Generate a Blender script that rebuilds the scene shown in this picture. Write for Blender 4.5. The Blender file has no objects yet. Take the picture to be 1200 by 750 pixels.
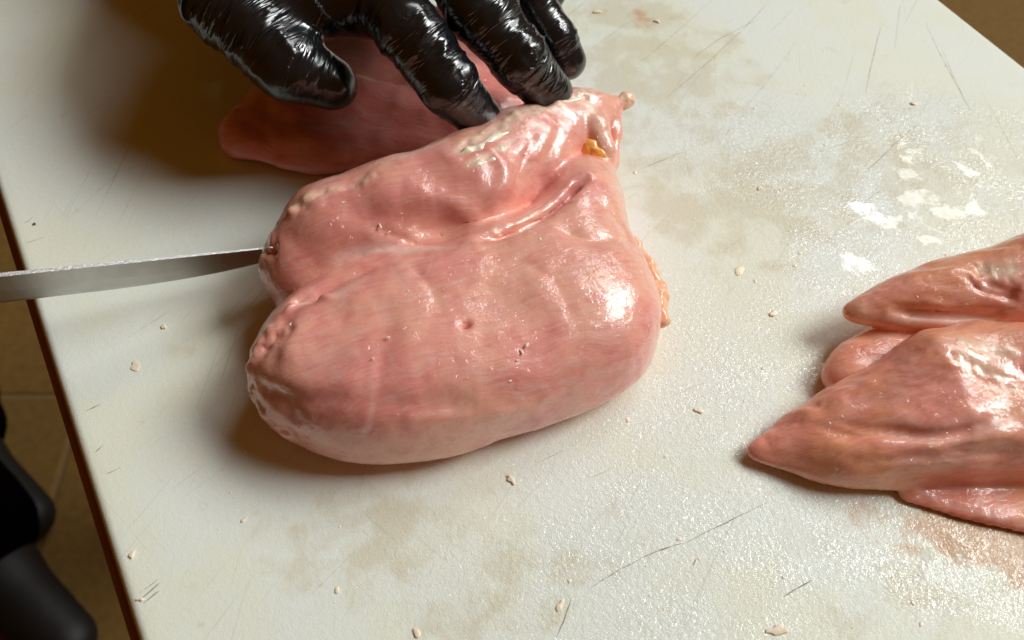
import bpy, math, random
import numpy as np

# ------------------------------------------------------------------ camera, world, light, exposure
# modelling unit in this file is the centimetre; everything is scaled to metres (CM) when linked
CM = 0.01
sc = bpy.context.scene
PITCH, DIST = math.radians(55.6), 33.0
cam_data = bpy.data.cameras.new('camera')
cam = bpy.data.objects.new('camera', cam_data)
sc.collection.objects.link(cam)
cam.location = (0, -DIST * math.cos(PITCH) * CM, DIST * math.sin(PITCH) * CM)
cam.rotation_euler = (math.pi / 2 - PITCH, 0, 0)
cam_data.sensor_width = 36
cam_data.lens = 33.0
cam_data.clip_start = 0.01
cam_data.clip_end = 20
cam_data.dof.use_dof = True
cam_data.dof.focus_distance = 0.31
cam_data.dof.aperture_fstop = 15
sc.camera = cam

world = bpy.data.worlds.new('World')
sc.world = world
world.use_nodes = True
wb = world.node_tree.nodes['Background']
wb.inputs[0].default_value = (1.0, 0.36, 0.03, 1)
wb.inputs[1].default_value = 0.075

def area_light(name, az, el, dist, sx, sy, power, col, target=(0, 0, 0)):
    L = bpy.data.lights.new(name, 'AREA')
    L.shape = 'RECTANGLE'
    L.size, L.size_y, L.energy, L.color = sx, sy, power, col
    o = bpy.data.objects.new(name, L)
    a, e = math.radians(az), math.radians(el)
    d = np.array([math.sin(a) * math.cos(e), math.cos(a) * math.cos(e), math.sin(e)])
    o.location = np.array(target) + d * dist
    from mathutils import Vector
    o.rotation_euler = Vector(-d).to_track_quat('-Z', 'Y').to_euler()
    sc.collection.objects.link(o)
    return o

# daylight from the kitchen windows: the near one to the right, a smaller one behind the far right corner
area_light('window_light', 77, 43, 6.0, 2.8, 2.3, 305, (0.96, 1.0, 0.985))
area_light('far_window_light', 37, 46, 6.0, 2.5, 1.85, 82, (0.96, 1.0, 0.985))

sc.view_settings.view_transform = 'Standard'
sc.view_settings.look = 'None'
sc.view_settings.exposure = 0.1
sc.view_settings.gamma = 1
sc.cycles.use_denoising = True
sc.cycles.max_bounces = 8
sc.cycles.transmission_bounces = 6
sc.cycles.caustics_reflective = False
sc.cycles.sample_clamp_indirect = 4

# ------------------------------------------------------------------ numpy modelling helpers
rng = np.random.default_rng(7)
_T = rng.random((64, 64, 64)).astype(np.float32)

def noise(P, s=1.0, seed=0):
    """smooth value noise, -1..1; P (n,3)"""
    Q = np.asarray(P, np.float32) * s + seed * 7.31 + 100
    i = np.floor(Q).astype(int)
    f = Q - i
    f = f * f * (3 - 2 * f)
    out = 0
    for dx in (0, 1):
        for dy in (0, 1):
            for dz in (0, 1):
                w = (f[:, 0] if dx else 1 - f[:, 0]) * (f[:, 1] if dy else 1 - f[:, 1]) * (f[:, 2] if dz else 1 - f[:, 2])
                out = out + w * _T[(i[:, 0] + dx) & 63, (i[:, 1] + dy) & 63, (i[:, 2] + dz) & 63]
    return out * 2 - 1

def fbm(P, s=1.0, seed=0, oct=3):
    o, a = 0, 1.0
    for k in range(oct):
        o = o + a * noise(P, s * 2 ** k, seed + k * 3)
        a *= 0.5
    return o

class Grid:
    def __init__(s, lo, hi, h):
        s.h = h
        s.lo = np.array(lo, np.float32)
        n = np.ceil((np.array(hi) - np.array(lo)) / h).astype(int) + 1
        s.x = (s.lo[0] + np.arange(n[0]) * h).astype(np.float32)[:, None, None]
        s.y = (s.lo[1] + np.arange(n[1]) * h).astype(np.float32)[None, :, None]
        s.z = (s.lo[2] + np.arange(n[2]) * h).astype(np.float32)[None, None, :]
        s.n = n

def smin(a, b, k):
    h = np.maximum(k - np.abs(a - b), 0) / k
    return np.minimum(a, b) - h * h * k * 0.25

def cone(g, a, b, ra, rb, flat=1.0):
    """tapered capsule; flat<1 squashes it vertically"""
    a = np.array(a, np.float32); b = np.array(b, np.float32)
    z = (g.z - a[2]) / flat
    ba = b - a
    ba2 = np.array([ba[0], ba[1], ba[2] / flat])
    L2 = float(ba2 @ ba2) + 1e-9
    dx, dy = g.x - a[0], g.y - a[1]
    t = np.clip((dx * ba2[0] + dy * ba2[1] + z * ba2[2]) / L2, 0, 1)
    d = np.sqrt((dx - t * ba2[0]) ** 2 + (dy - t * ba2[1]) ** 2 + (z - t * ba2[2]) ** 2)
    return d - (ra + (rb - ra) * t)

def chain(g, pts, k=0.4, flat=1.0):
    F = None
    for (a, b) in zip(pts[:-1], pts[1:]):
        c = cone(g, a[:3], b[:3], a[3], b[3], flat)
        F = c if F is None else smin(F, c, k)
    return F

def ellipsoid(g, c, r, rotz=0.0):
    ca, sa = math.cos(rotz), math.sin(rotz)
    dx, dy = g.x - c[0], g.y - c[1]
    u, v = (dx * ca + dy * sa) / r[0], (-dx * sa + dy * ca) / r[1]
    q = np.sqrt(u * u + v * v + ((g.z - c[2]) / r[2]) ** 2)
    return (q - 1) * min(r)

def spline(pts, n=10, closed=True):
    P = np.array(pts, float)
    m = len(P)
    out = []
    for i in range(m if closed else m - 1):
        if closed:
            a, b, c, d = P[(i - 1) % m], P[i], P[(i + 1) % m], P[(i + 2) % m]
        else:
            a, b, c, d = P[max(i - 1, 0)], P[i], P[i + 1], P[min(i + 2, m - 1)]
        for t in np.linspace(0, 1, n, endpoint=False):
            out.append(0.5 * (2 * b + (c - a) * t + (2 * a - 5 * b + 4 * c - d) * t * t + (3 * b - a - 3 * c + d) * t ** 3))
    if not closed:
        out.append(P[-1])
    return np.array(out)

def poly_sd(X, Y, poly):
    """signed distance to a closed plan outline, negative inside"""
    d2 = np.full(X.shape, 1e9, np.float32)
    ins = np.zeros(X.shape, bool)
    m = len(poly)
    for i in range(m):
        (ax, ay), (bx, by) = poly[i], poly[(i + 1) % m]
        ex, ey = bx - ax, by - ay
        t = np.clip(((X - ax) * ex + (Y - ay) * ey) / (ex * ex + ey * ey + 1e-9), 0, 1)
        d2 = np.minimum(d2, (X - ax - t * ex) ** 2 + (Y - ay - t * ey) ** 2)
        c = ((ay > Y) != (by > Y)) & (X < (bx - ax) * (Y - ay) / (by - ay + 1e-12) + ax)
        ins ^= c
    d = np.sqrt(d2)
    return np.where(ins, -d, d)

def blur2(A, r):
    for ax in (0, 1):
        for _ in range(3):
            k = max(1, int(r))
            c = np.cumsum(np.pad(A, [(k + 1, k) if a == ax else (0, 0) for a in (0, 1)], mode='edge'), axis=ax)
            n = A.shape[ax]
            A = (np.take(c, np.arange(2 * k + 1, 2 * k + 1 + n), axis=ax) - np.take(c, np.arange(0, n), axis=ax)) / (2 * k + 1)
    return A

def pillow(g, outline, zc, ht, hb, R, n=2.2, bump=None, soft=0.5):
    """body bounded by a plan outline: rounded rim, top ht above zc, bottom hb below"""
    X, Y = g.x[:, :, 0] + 0 * g.y[:, :, 0], g.y[:, :, 0] + 0 * g.x[:, :, 0]
    d = poly_sd(X, Y, spline(outline))
    d = blur2(d, soft / g.h / 3)
    u = np.maximum((R + d) / R, 0)
    H = ht if np.isscalar(ht) else ht(X, Y)
    Zc = zc if np.isscalar(zc) else zc(X, Y)
    H = (H + 0 * X)[:, :, None]
    Zc = (Zc + 0 * X)[:, :, None]
    q = (g.z - Zc)
    q = np.where(q > 0, q / np.maximum(H, 0.05), -q / hb)
    f = (u[:, :, None] ** n + q ** n) ** (1 / n) - 1
    return f * min(R, float(np.min(np.maximum(H, 0.3))), 2.0)

def surface_nets(F, g):
    F = F.astype(np.float32)
    s = F < 0
    nx, ny, nz = F.shape
    pos = np.zeros((nx - 1, ny - 1, nz - 1, 3), np.float32)
    cnt = np.zeros((nx - 1, ny - 1, nz - 1), np.int32)
    def sl(o):
        return tuple(slice(a, n - 1 + a) for a, n in zip(o, F.shape))
    for ax in range(3):
        for p in (0, 1):
            for q in (0, 1):
                o = [0, 0, 0]
                oth = [a for a in range(3) if a != ax]
                o[oth[0]], o[oth[1]] = p, q
                o2 = list(o); o2[ax] = 1
                A, B = F[sl(o)], F[sl(o2)]
                m = s[sl(o)] != s[sl(o2)]
                idx = np.nonzero(m)
                t = A[idx] / (A[idx] - B[idx])
                for c in range(3):
                    pos[idx + (c,)] += o[c] if c != ax else t
                cnt[idx] += 1
    act = cnt > 0
    vid = np.full(cnt.shape, -1, np.int64)
    ids = np.nonzero(act)
    vid[ids] = np.arange(len(ids[0]))
    V = pos[ids] / cnt[ids][:, None]
    V = (V + np.stack(ids, 1)) * g.h + g.lo
    faces = []
    for ax in range(3):
        b, c = (ax + 1) % 3, (ax + 2) % 3
        s0 = [slice(None)] * 3; s1 = [slice(None)] * 3
        s0[ax] = slice(0, -1); s1[ax] = slice(1, None)
        m = s[tuple(s0)] != s[tuple(s1)]
        i = np.stack(np.nonzero(m), 1)
        ok = (i[:, b] > 0) & (i[:, c] > 0) & (i[:, b] < F.shape[b] - 1) & (i[:, c] < F.shape[c] - 1)
        i = i[ok]
        flip = s[tuple(i.T)]
        def at(db, dc):
            j = i.copy(); j[:, b] += db; j[:, c] += dc
            return vid[tuple(j.T)]
        q = np.stack([at(-1, -1), at(0, -1), at(0, 0), at(-1, 0)], 1)
        q[~flip] = q[~flip][:, ::-1]
        faces.append(q)
    return V.astype(np.float64), np.concatenate(faces)

def neighbours(V, Q):
    e = np.concatenate([Q[:, [0, 1]], Q[:, [1, 2]], Q[:, [2, 3]], Q[:, [3, 0]]])
    return np.concatenate([e, e[:, ::-1]])

def smooth(V, Q, it=2, lam=0.5):
    e = neighbours(V, Q)
    n = np.bincount(e[:, 0], minlength=len(V))[:, None]
    for _ in range(it):
        S = np.stack([np.bincount(e[:, 0], V[e[:, 1], c], minlength=len(V)) for c in range(3)], 1)
        V = V + lam * (S / np.maximum(n, 1) - V)
    return V

def normals(V, Q):
    a = np.cross(V[Q[:, 2]] - V[Q[:, 0]], V[Q[:, 3]] - V[Q[:, 1]])
    N = np.zeros_like(V)
    for k in range(4):
        for c in range(3):
            N[:, c] += np.bincount(Q[:, k], a[:, c], minlength=len(V))
    return N / (np.linalg.norm(N, axis=1, keepdims=True) + 1e-12)

def line_dist(V, pts, sp=True):
    """distance of vertices to a 3-D polyline and the parameter 0..1 along it"""
    P = spline(pts, 6, closed=False) if sp and len(pts) > 2 else np.array(pts, float)
    best = np.full(len(V), 1e9); tt = np.zeros(len(V))
    L = np.concatenate([[0], np.cumsum(np.linalg.norm(np.diff(P, axis=0), axis=1))])
    for i in range(len(P) - 1):
        a, ba = P[i], P[i + 1] - P[i]
        t = np.clip((V - a) @ ba / (ba @ ba + 1e-9), 0, 1)
        d = np.linalg.norm(V - a - t[:, None] * ba, axis=1)
        m = d < best
        best[m] = d[m]; tt[m] = (L[i] + t[m] * (L[i + 1] - L[i])) / L[-1]
    return best, tt

def groove(V, N, pts, amp, w, taper=True):
    d, t = line_dist(V, pts)
    a = amp * (np.exp(-(d / w) ** 2) if w > 0 else np.exp(d / w))      # negative width: a sharp crease
    if taper:
        a = a * np.clip(np.minimum(t, 1 - t) * 5, 0.0, 1)
    return V + N * a[:, None]

def link(name, V, F, mat, parent=None, smooth_sh=True, attrs=None):
    me = bpy.data.meshes.new(name)
    V = np.asarray(V, float) * CM
    if isinstance(F, np.ndarray):
        n, k = F.shape
        me.vertices.add(len(V)); me.vertices.foreach_set('co', V.astype(np.float32).ravel())
        me.loops.add(n * k); me.loops.foreach_set('vertex_index', F.astype(np.int32).ravel())
        me.polygons.add(n); me.polygons.foreach_set('loop_start', np.arange(0, n * k, k, dtype=np.int32))
        me.update(calc_edges=True)
    else:
        me.from_pydata([tuple(v) for v in V], [], F)
    me.validate()
    if smooth_sh:
        me.polygons.foreach_set('use_smooth', [True] * len(me.polygons))
    for an, data in (attrs or {}).items():
        data = np.asarray(data, np.float32)
        if data.ndim == 1:
            a = me.attributes.new(an, 'FLOAT', 'POINT'); a.data.foreach_set('value', data)
        else:
            a = me.attributes.new(an, 'FLOAT_VECTOR', 'POINT'); a.data.foreach_set('vector', data.ravel())
    me.materials.append(mat)
    me.update()
    o = bpy.data.objects.new(name, me)
    sc.collection.objects.link(o)
    if parent is not None:
        o.parent = parent
        o.matrix_parent_inverse = parent.matrix_world.inverted()
    return o

def tag(o, label=None, category=None, group=None, kind=None):
    for k, v in (('label', label), ('category', category), ('group', group), ('kind', kind)):
        if v:
            o[k] = v
    return o

def empty(name, loc, label, cat):
    o = bpy.data.objects.new(name, None)
    o.empty_display_size = 0.02
    o.location = np.array(loc) * CM
    sc.collection.objects.link(o)
    bpy.context.view_layer.update()
    return tag(o, label, cat)

def box(lo, hi, bev=0.0):
    (x0, y0, z0), (x1, y1, z1) = lo, hi
    if bev <= 0:
        V = [(x, y, z) for x in (x0, x1) for y in (y0, y1) for z in (z0, z1)]
        F = [(0, 1, 3, 2), (4, 6, 7, 5), (0, 4, 5, 1), (2, 3, 7, 6), (0, 2, 6, 4), (1, 5, 7, 3)]
        return np.array(V, float), F
    b = bev
    V, F = [], []
    rings = [(b, z0), (0, z0 + b), (0, z1 - b), (b, z1)]
    for ins, z in rings:
        V += [(x0 + ins, y0 + ins, z), (x1 - ins, y0 + ins, z), (x1 - ins, y1 - ins, z), (x0 + ins, y1 - ins, z)]
    for r in range(3):
        for k in range(4):
            F.append((r * 4 + k, r * 4 + (k + 1) % 4, r * 4 + 4 + (k + 1) % 4, r * 4 + 4 + k))
    F += [(3, 2, 1, 0), (12, 13, 14, 15)]
    return np.array(V, float), F

# ------------------------------------------------------------------ materials
class NT:
    def __init__(s, name):
        s.m = bpy.data.materials.new(name); s.m.use_nodes = True
        s.t = s.m.node_tree; s.t.nodes.clear()
        s.out = s.t.nodes.new('ShaderNodeOutputMaterial')
        s.b = s.t.nodes.new('ShaderNodeBsdfPrincipled')
        s.t.links.new(s.b.outputs[0], s.out.inputs[0])
        tc = s.t.nodes.new('ShaderNodeTexCoord')
        s.co = s.vm('SCALE', tc.outputs['Object'], scale=100.0)       # object space in centimetres
    def put(s, sock, v):
        if isinstance(v, bpy.types.NodeSocket):
            s.t.links.new(v, sock)
        elif v is not None:
            if isinstance(v, (tuple, list)) and len(v) == 3 and sock.type == 'RGBA':
                v = tuple(v) + (1,)
            sock.default_value = v
    def node(s, typ, ins=None, out=0, **props):
        n = s.t.nodes.new(typ)
        for k, v in props.items():
            setattr(n, k, v)
        for k, v in (ins or {}).items():
            s.put(n.inputs[k], v)
        return n.outputs[out]
    def vm(s, op, a, b=None, scale=None):
        n = s.t.nodes.new('ShaderNodeVectorMath'); n.operation = op
        s.put(n.inputs[0], a)
        if b is not None: s.put(n.inputs[1], b)
        if scale is not None: s.put(n.inputs['Scale'], scale)
        return n.outputs[0]
    def ma(s, op, a, b=0.0, c=0.0, clamp=False):
        n = s.t.nodes.new('ShaderNodeMath'); n.operation = op; n.use_clamp = clamp
        s.put(n.inputs[0], a); s.put(n.inputs[1], b); s.put(n.inputs[2], c)
        return n.outputs[0]
    def noise(s, scale, detail=2, rough=0.5, co=None, dist=0.0, out=0):
        return s.node('ShaderNodeTexNoise', {'Vector': co if co is not None else s.co, 'Scale': scale, 'Detail': detail, 'Roughness': rough, 'Distortion': dist}, out)
    def ramp(s, v, a, b, lo=0.0, hi=1.0, smooth=True):
        n = s.t.nodes.new('ShaderNodeMapRange')
        n.interpolation_type = 'SMOOTHSTEP' if smooth else 'LINEAR'
        for k, x in zip(range(5), (v, a, b, lo, hi)):
            s.put(n.inputs[k], x)
        return n.outputs[0]
    def mix(s, f, a, b):
        n = s.t.nodes.new('ShaderNodeMix'); n.data_type = 'RGBA'
        s.put(n.inputs[0], f); s.put(n.inputs[6], a); s.put(n.inputs[7], b)
        return n.outputs[2]
    def attr(s, name, vec=False):
        return s.node('ShaderNodeAttribute', {}, 1 if vec else 2, attribute_name=name)
    def sep(s, v):
        n = s.t.nodes.new('ShaderNodeSeparateXYZ'); s.put(n.inputs[0], v)
        return n.outputs
    def stretch(s, v):
        return s.vm('MULTIPLY', s.co, v)
    def bump(s, h, strength, dist, normal=None):
        return s.node('ShaderNodeBump', {'Height': h, 'Strength': strength, 'Distance': dist * CM, 'Normal': normal})
    def set(s, **kw):
        for k, v in kw.items():
            s.put(s.b.inputs[k.replace('_', ' ')], v)
        return s.m

def meat_material(name, pink, pink2, fat=(0.90, 0.70, 0.52), red=(0.54, 0.12, 0.105), pale=(0.86, 0.62, 0.56), fibre_rot=0.5, sss=0.5, threads=0.4):
    n = NT(name)
    tis = n.sep(n.attr('tissue', True))          # x fat, y deeper red muscle, z whitish membrane
    rot = n.node('ShaderNodeVectorRotate', {'Vector': n.co, 'Angle': fibre_rot}, rotation_type='Z_AXIS')
    c = n.mix(n.ramp(n.noise(0.38, 3, 0.6), 0.35, 0.65), pink, pink2)
    mot = n.noise(1.5, 5, 0.65)
    c = n.mix(n.ramp(mot, 0.48, 0.78, 0, 0.34), c, red)
    c = n.mix(n.ramp(n.noise(0.9, 5, 0.7), 0.55, 0.8, 0, 0.3), c, pale)
    warp = n.vm('SCALE', n.noise(0.5, 2, co=n.co, out=1), scale=0.8)
    rw = n.vm('ADD', rot, warp)
    fib = n.noise(1.6, 5, 0.62, co=n.vm('MULTIPLY', rw, (0.45, 5.0, 2.0)))
    c = n.mix(n.ramp(n.noise(0.55, 4, 0.6, dist=0.5), 0.52, 0.72, 0, 0.40), c, (0.76, 0.34, 0.34))
    c = n.mix(n.ramp(fib, 0.48, 0.72, 0, 0.36), c, pale)
    c = n.mix(n.ramp(fib, 0.46, 0.30, 0, 0.22), c, red)
    # a loose net of whitish connective threads
    for sc_, st in (((0.16, 0.9, 0.6), threads), ((0.5, 0.22, 0.5), threads * 0.6)):
        th = n.ma('ABSOLUTE', n.ma('SUBTRACT', n.noise(1.0, 1, 0.5, co=n.vm('MULTIPLY', rot, sc_)), 0.5))
        gate = n.ramp(n.noise(0.7, 2), 0.46, 0.62)
        c = n.mix(n.ma('MULTIPLY', n.ramp(th, 0.0, 0.008, st, 0.0), gate), c, pale)
    mem = n.ma('MULTIPLY', tis[2], n.ramp(n.noise(3.0, 4, 0.6), 0.25, 0.7, 0.35, 1.0))
    c = n.mix(tis[1], c, red)
    c = n.mix(mem, c, pale)
    fatn = n.ramp(n.noise(4.0, 4, 0.6), 0.2, 0.6, 0.3, 1.0)
    c = n.mix(n.ma('MULTIPLY', tis[0], fatn, clamp=True), c, fat)
    # wet relief: soft lumps, fibre grain, beading of juice; the film of juice is smoother than the meat
    h1 = n.bump(n.noise(0.8, 3, 0.5), 0.45, 0.12)
    h2 = n.bump(fib, 0.6, 0.035, h1)
    vor = n.node('ShaderNodeTexVoronoi', {'Vector': n.vm('ADD', n.co, n.vm('SCALE', n.noise(5.0, 3, 0.6, out=1), scale=0.22)), 'Scale': 2.7, 'Randomness': 1.0}, 0)
    bead = n.ma('MULTIPLY', n.ramp(vor, 0.05, 0.27, 1.0, 0.0), n.ramp(n.noise(0.9, 3), 0.46, 0.56))
    h3 = n.bump(n.noise(12.0, 3, 0.6), 0.5, 0.010, h2)
    film = n.bump(n.ma('ADD', n.noise(2.6, 3, 0.6, dist=1.0), n.ma('MULTIPLY', bead, 0.8)), 0.75, 0.05, h1)
    film = n.bump(n.noise(9.0, 3, 0.6), n.ramp(n.noise(1.1, 3), 0.40, 0.58, 0.08, 0.9), 0.015, film)
    n.set(Base_Color=c, Roughness=0.40, Normal=h3, Subsurface_Weight=sss, Subsurface_Scale=0.0032, IOR=1.38, Specular_IOR_Level=0.75)
    n.b.inputs['Subsurface Radius'].default_value = (1.0, 0.34, 0.20)
    n.put(n.b.inputs['Coat Weight'], n.ramp(n.noise(0.9, 4, 0.6), 0.30, 0.50, 0.35, 1.0))
    n.b.inputs['Coat Roughness'].default_value = 0.055
    n.b.inputs['Coat IOR'].default_value = 1.6
    n.put(n.b.inputs['Coat Normal'], film)
    return n.m

def simple(name, col, rough, metal=0.0, bump=None, var=0.0, **kw):
    n = NT(name)
    c = col
    if var:
        c = n.mix(n.noise(0.8, 4), tuple(x * (1 - var) for x in col), tuple(min(1, x * (1 + var)) for x in col))
    nb = n.bump(n.noise(bump[0], 4, 0.6), bump[1], bump[2]) if bump else None
    n.set(Base_Color=c, Roughness=rough, Metallic=metal, Normal=nb)
    for k, v in kw.items():
        n.put(n.b.inputs[k.replace('_', ' ')], v)
    return n.m

def board_material():
    n = NT('white_plastic_board')
    st = n.attr('stain'); wt = n.attr('wet'); ju = n.attr('juice_shade')
    # colour: off white, faintly yellowed, tan stains in ragged patches
    c = n.mix(n.ramp(n.noise(0.16, 4, 0.6), 0.4, 0.65), (0.83, 0.865, 0.80), (0.83, 0.84, 0.70))
    sn = n.noise(0.75, 6, 0.62, dist=0.3)
    sm = n.ramp(n.ma('ADD', sn, n.ma('MULTIPLY', st, 0.42)), 0.62, 0.90)
    c = n.mix(n.ma('MULTIPLY', sm, 0.5), c, (0.63, 0.55, 0.36))
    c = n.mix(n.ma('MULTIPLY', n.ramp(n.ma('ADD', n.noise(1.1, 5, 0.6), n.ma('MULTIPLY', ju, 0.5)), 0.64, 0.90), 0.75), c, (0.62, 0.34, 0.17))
    # fine knife marks in two directions
    for ang, sc_, lo, w in ((0.55, (0.10, 9.0, 1.0), 0.655, 0.30), (0.95, (0.12, 8.0, 1.0), 0.665, 0.26), (0.25, (0.2, 12.0, 1.0), 0.67, 0.20), (1.9, (0.15, 9.0, 1.0), 0.675, 0.20)):
        r = n.node('ShaderNodeVectorRotate', {'Vector': n.co, 'Angle': -ang}, rotation_type='Z_AXIS')
        k = n.noise(1.0, 3, 0.6, co=n.vm('MULTIPLY', r, sc_))
        c = n.mix(n.ramp(k, lo, lo + 0.05, 0, w), c, (0.42, 0.33, 0.18))
    # relief: pebbled moulding, wet film that drowns it in ragged patches
    peb = n.noise(5.5, 4, 0.62)
    fine = n.noise(17.0, 3, 0.6)
    film = n.ramp(n.ma('ADD', n.noise(0.62, 6, 0.62, dist=0.4), n.ma('MULTIPLY', wt, 0.25)), 0.71, 0.81)
    dry = n.ma('SUBTRACT', 1.0, film)
    h = n.ma('ADD', n.ma('MULTIPLY', n.ma('ADD', n.ma('MULTIPLY', peb, 0.6), n.ma('MULTIPLY', fine, 0.4)), n.ma('MULTIPLY_ADD', dry, 0.85, 0.10)), n.ma('MULTIPLY', film, 0.55))
    nb = n.bump(h, n.ramp(wt, 0.03, 0.3, 0.35, 0.85), 0.06)
    rough = n.ma('MULTIPLY_ADD', film, -0.34, 0.42)
    n.set(Base_Color=c, Roughness=rough, Normal=nb, IOR=1.45, Subsurface_Weight=0.12, Subsurface_Scale=0.003)
    n.b.inputs['Subsurface Radius'].default_value = (1, 0.8, 0.5)
    # a broken skin of water over the pebbled relief
    spark = n.ramp(n.noise(0.45, 5, 0.65, dist=0.5), 0.40, 0.62)
    n.put(n.b.inputs['Coat Weight'], n.ma('MULTIPLY', n.ramp(wt, 0.08, 0.30), n.ma('MULTIPLY_ADD', spark, 0.8, 0.2)))
    n.b.inputs['Coat Roughness'].default_value = 0.06
    n.b.inputs['Coat IOR'].default_value = 1.6
    n.put(n.b.inputs['Coat Normal'], n.bump(n.ma('ADD', n.ma('ADD', n.noise(6.0, 2, 0.6), n.ramp(n.noise(8.5, 1, dist=0.8), 0.60, 0.70)), n.ma('MULTIPLY', film, 0.5)), n.ma('MULTIPLY_ADD', film, -0.7, 0.9), 0.075))
    return n.m

def glove_material():
    n = NT('black_glove')
    fc = n.attr('along', True)                    # distance along the finger, direction around it
    gate = n.attr('crinkle')
    a = n.noise(1.0, 2, 0.5, co=n.vm('MULTIPLY', fc, (3.1, 0.8, 0.8)), dist=0.4)
    rid = n.ramp(n.ma('ABSOLUTE', n.ma('SUBTRACT', a, 0.5)), 0.0, 0.20, 1.0, 0.0)
    h1 = n.bump(rid, gate, 0.050)
    n.set(Base_Color=(0.007, 0.008, 0.010), Roughness=n.ramp(n.noise(1.5, 3), 0.3, 0.7, 0.17, 0.28), Normal=h1, IOR=1.8)
    return n.m

M = {}
M['board'] = board_material()
M['breast'] = meat_material('breast_meat', (0.90, 0.445, 0.325), (0.85, 0.335, 0.28), fibre_rot=-0.35, sss=0.36)
M['tender'] = meat_material('piece_meat', (0.88, 0.385, 0.22), (0.85, 0.33, 0.25), red=(0.54, 0.09, 0.04), fibre_rot=-0.25, threads=0.12, sss=0.36)
M['rear'] = meat_material('rear_meat', (0.95, 0.33, 0.27), (0.92, 0.29, 0.24), fibre_rot=0.3)
M['glove'] = glove_material()
M['fat'] = simple('pale_fat', (0.95, 0.80, 0.62), 0.3, bump=(5, 0.4, 0.02), var=0.04, Coat_Weight=0.5, Coat_Roughness=0.12)
M['skin_fat'] = simple('yellow_fat', (0.95, 0.42, 0.10), 0.25, bump=(3, 0.4, 0.03), var=0.10, Coat_Weight=0.5, Coat_Roughness=0.1)
M['wood'] = simple('dark_wood', (0.30, 0.105, 0.03), 0.45, bump=(3, 0.3, 0.02), var=0.3)
M['tile'] = simple('brown_tile', (0.15, 0.075, 0.010), 0.85, bump=(0.6, 0.3, 0.1), var=0.4)
M['grout'] = simple('grout', (0.17, 0.10, 0.03), 0.9)
M['cloth'] = simple('dark_cloth', (0.0025, 0.0015, 0.0015), 0.95, bump=(2, 0.5, 0.05), Specular_IOR_Level=0.0)
M['shoe'] = simple('black_leather', (0.003, 0.002, 0.002), 0.6, bump=(3, 0.3, 0.03))
M['handle'] = simple('black_handle', (0.012, 0.012, 0.012), 0.4)
M['rivet'] = simple('rivet_steel', (0.6, 0.6, 0.6), 0.25, 1.0)
M['water'] = simple('water_bead', (0.83, 0.85, 0.81), 0.06, Coat_Weight=1.0, Coat_Roughness=0.03, IOR=1.36)

M['fold'] = meat_material('fold_meat', (0.72, 0.34, 0.22), (0.74, 0.42, 0.27), fibre_rot=1.2)
M['skin_fat2'] = simple('orange_fat', (0.92, 0.50, 0.30), 0.3, bump=(4, 0.4, 0.03), var=0.12, Coat_Weight=0.4, Coat_Roughness=0.1)
M['fold_fat'] = simple('peach_fat', (0.92, 0.60, 0.42), 0.28, bump=(4, 0.5, 0.04), var=0.12, Coat_Weight=0.5, Coat_Roughness=0.1)
M['speck'] = simple('brown_speck', (0.16, 0.09, 0.02), 0.5, var=0.3)
def cut_material():
    n = NT('knife_cut')
    a = n.ma('MULTIPLY', n.attr('depth'), n.ramp(n.noise(1.4, 5, 0.7), 0.32, 0.62, 0.15, 1.0))
    n.set(Base_Color=(0.24, 0.17, 0.07), Roughness=0.5, Alpha=a)
    return n.m
M['cut'] = cut_material()

def steel_material():
    n = NT('brushed_steel')
    g = n.noise(1.0, 4, 0.6, co=n.vm('MULTIPLY', n.co, (14.0, 0.8, 1.0)))
    sm = n.noise(0.9, 5, 0.65)
    c = n.mix(n.ramp(sm, 0.4, 0.7), (0.56, 0.56, 0.56), (0.50, 0.49, 0.48))
    n.set(Base_Color=c, Metallic=1.0, Roughness=n.ma('MULTIPLY_ADD', g, 0.16, 0.24), Normal=n.bump(g, 0.12, 0.01))
    return n.m
M['steel'] = steel_material()
M['spine'] = simple('ground_steel', (0.95, 0.95, 0.95), 0.42, 1.0, bump=(9, 0.5, 0.03))

# ------------------------------------------------------------------ setting: floor, table, board
FLOOR_Z = -86.0
V, F = box((-190, -150, FLOOR_Z - 4), (190, 210, FLOOR_Z - 0.25))
floor = tag(link('floor', V, F, M['grout'], smooth_sh=False), 'brown tiled floor far below the cutting board', kind='structure')
tv, tf = box((-29.85, -29.85, -0.6), (29.85, 29.85, 0.0), 0.25)
tile_me = None
for i in range(-3, 3):
    for j in range(-2, 3):
        if tile_me is None:
            t = link('tile', tv, tf, M['tile'], floor, smooth_sh=False); tile_me = t.data
        else:
            t = bpy.data.objects.new('tile', tile_me); sc.collection.objects.link(t); t.parent = floor
        t.location = np.array([i * 60.3 + 31, j * 60.3 + 16, FLOOR_Z]) * CM

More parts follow.
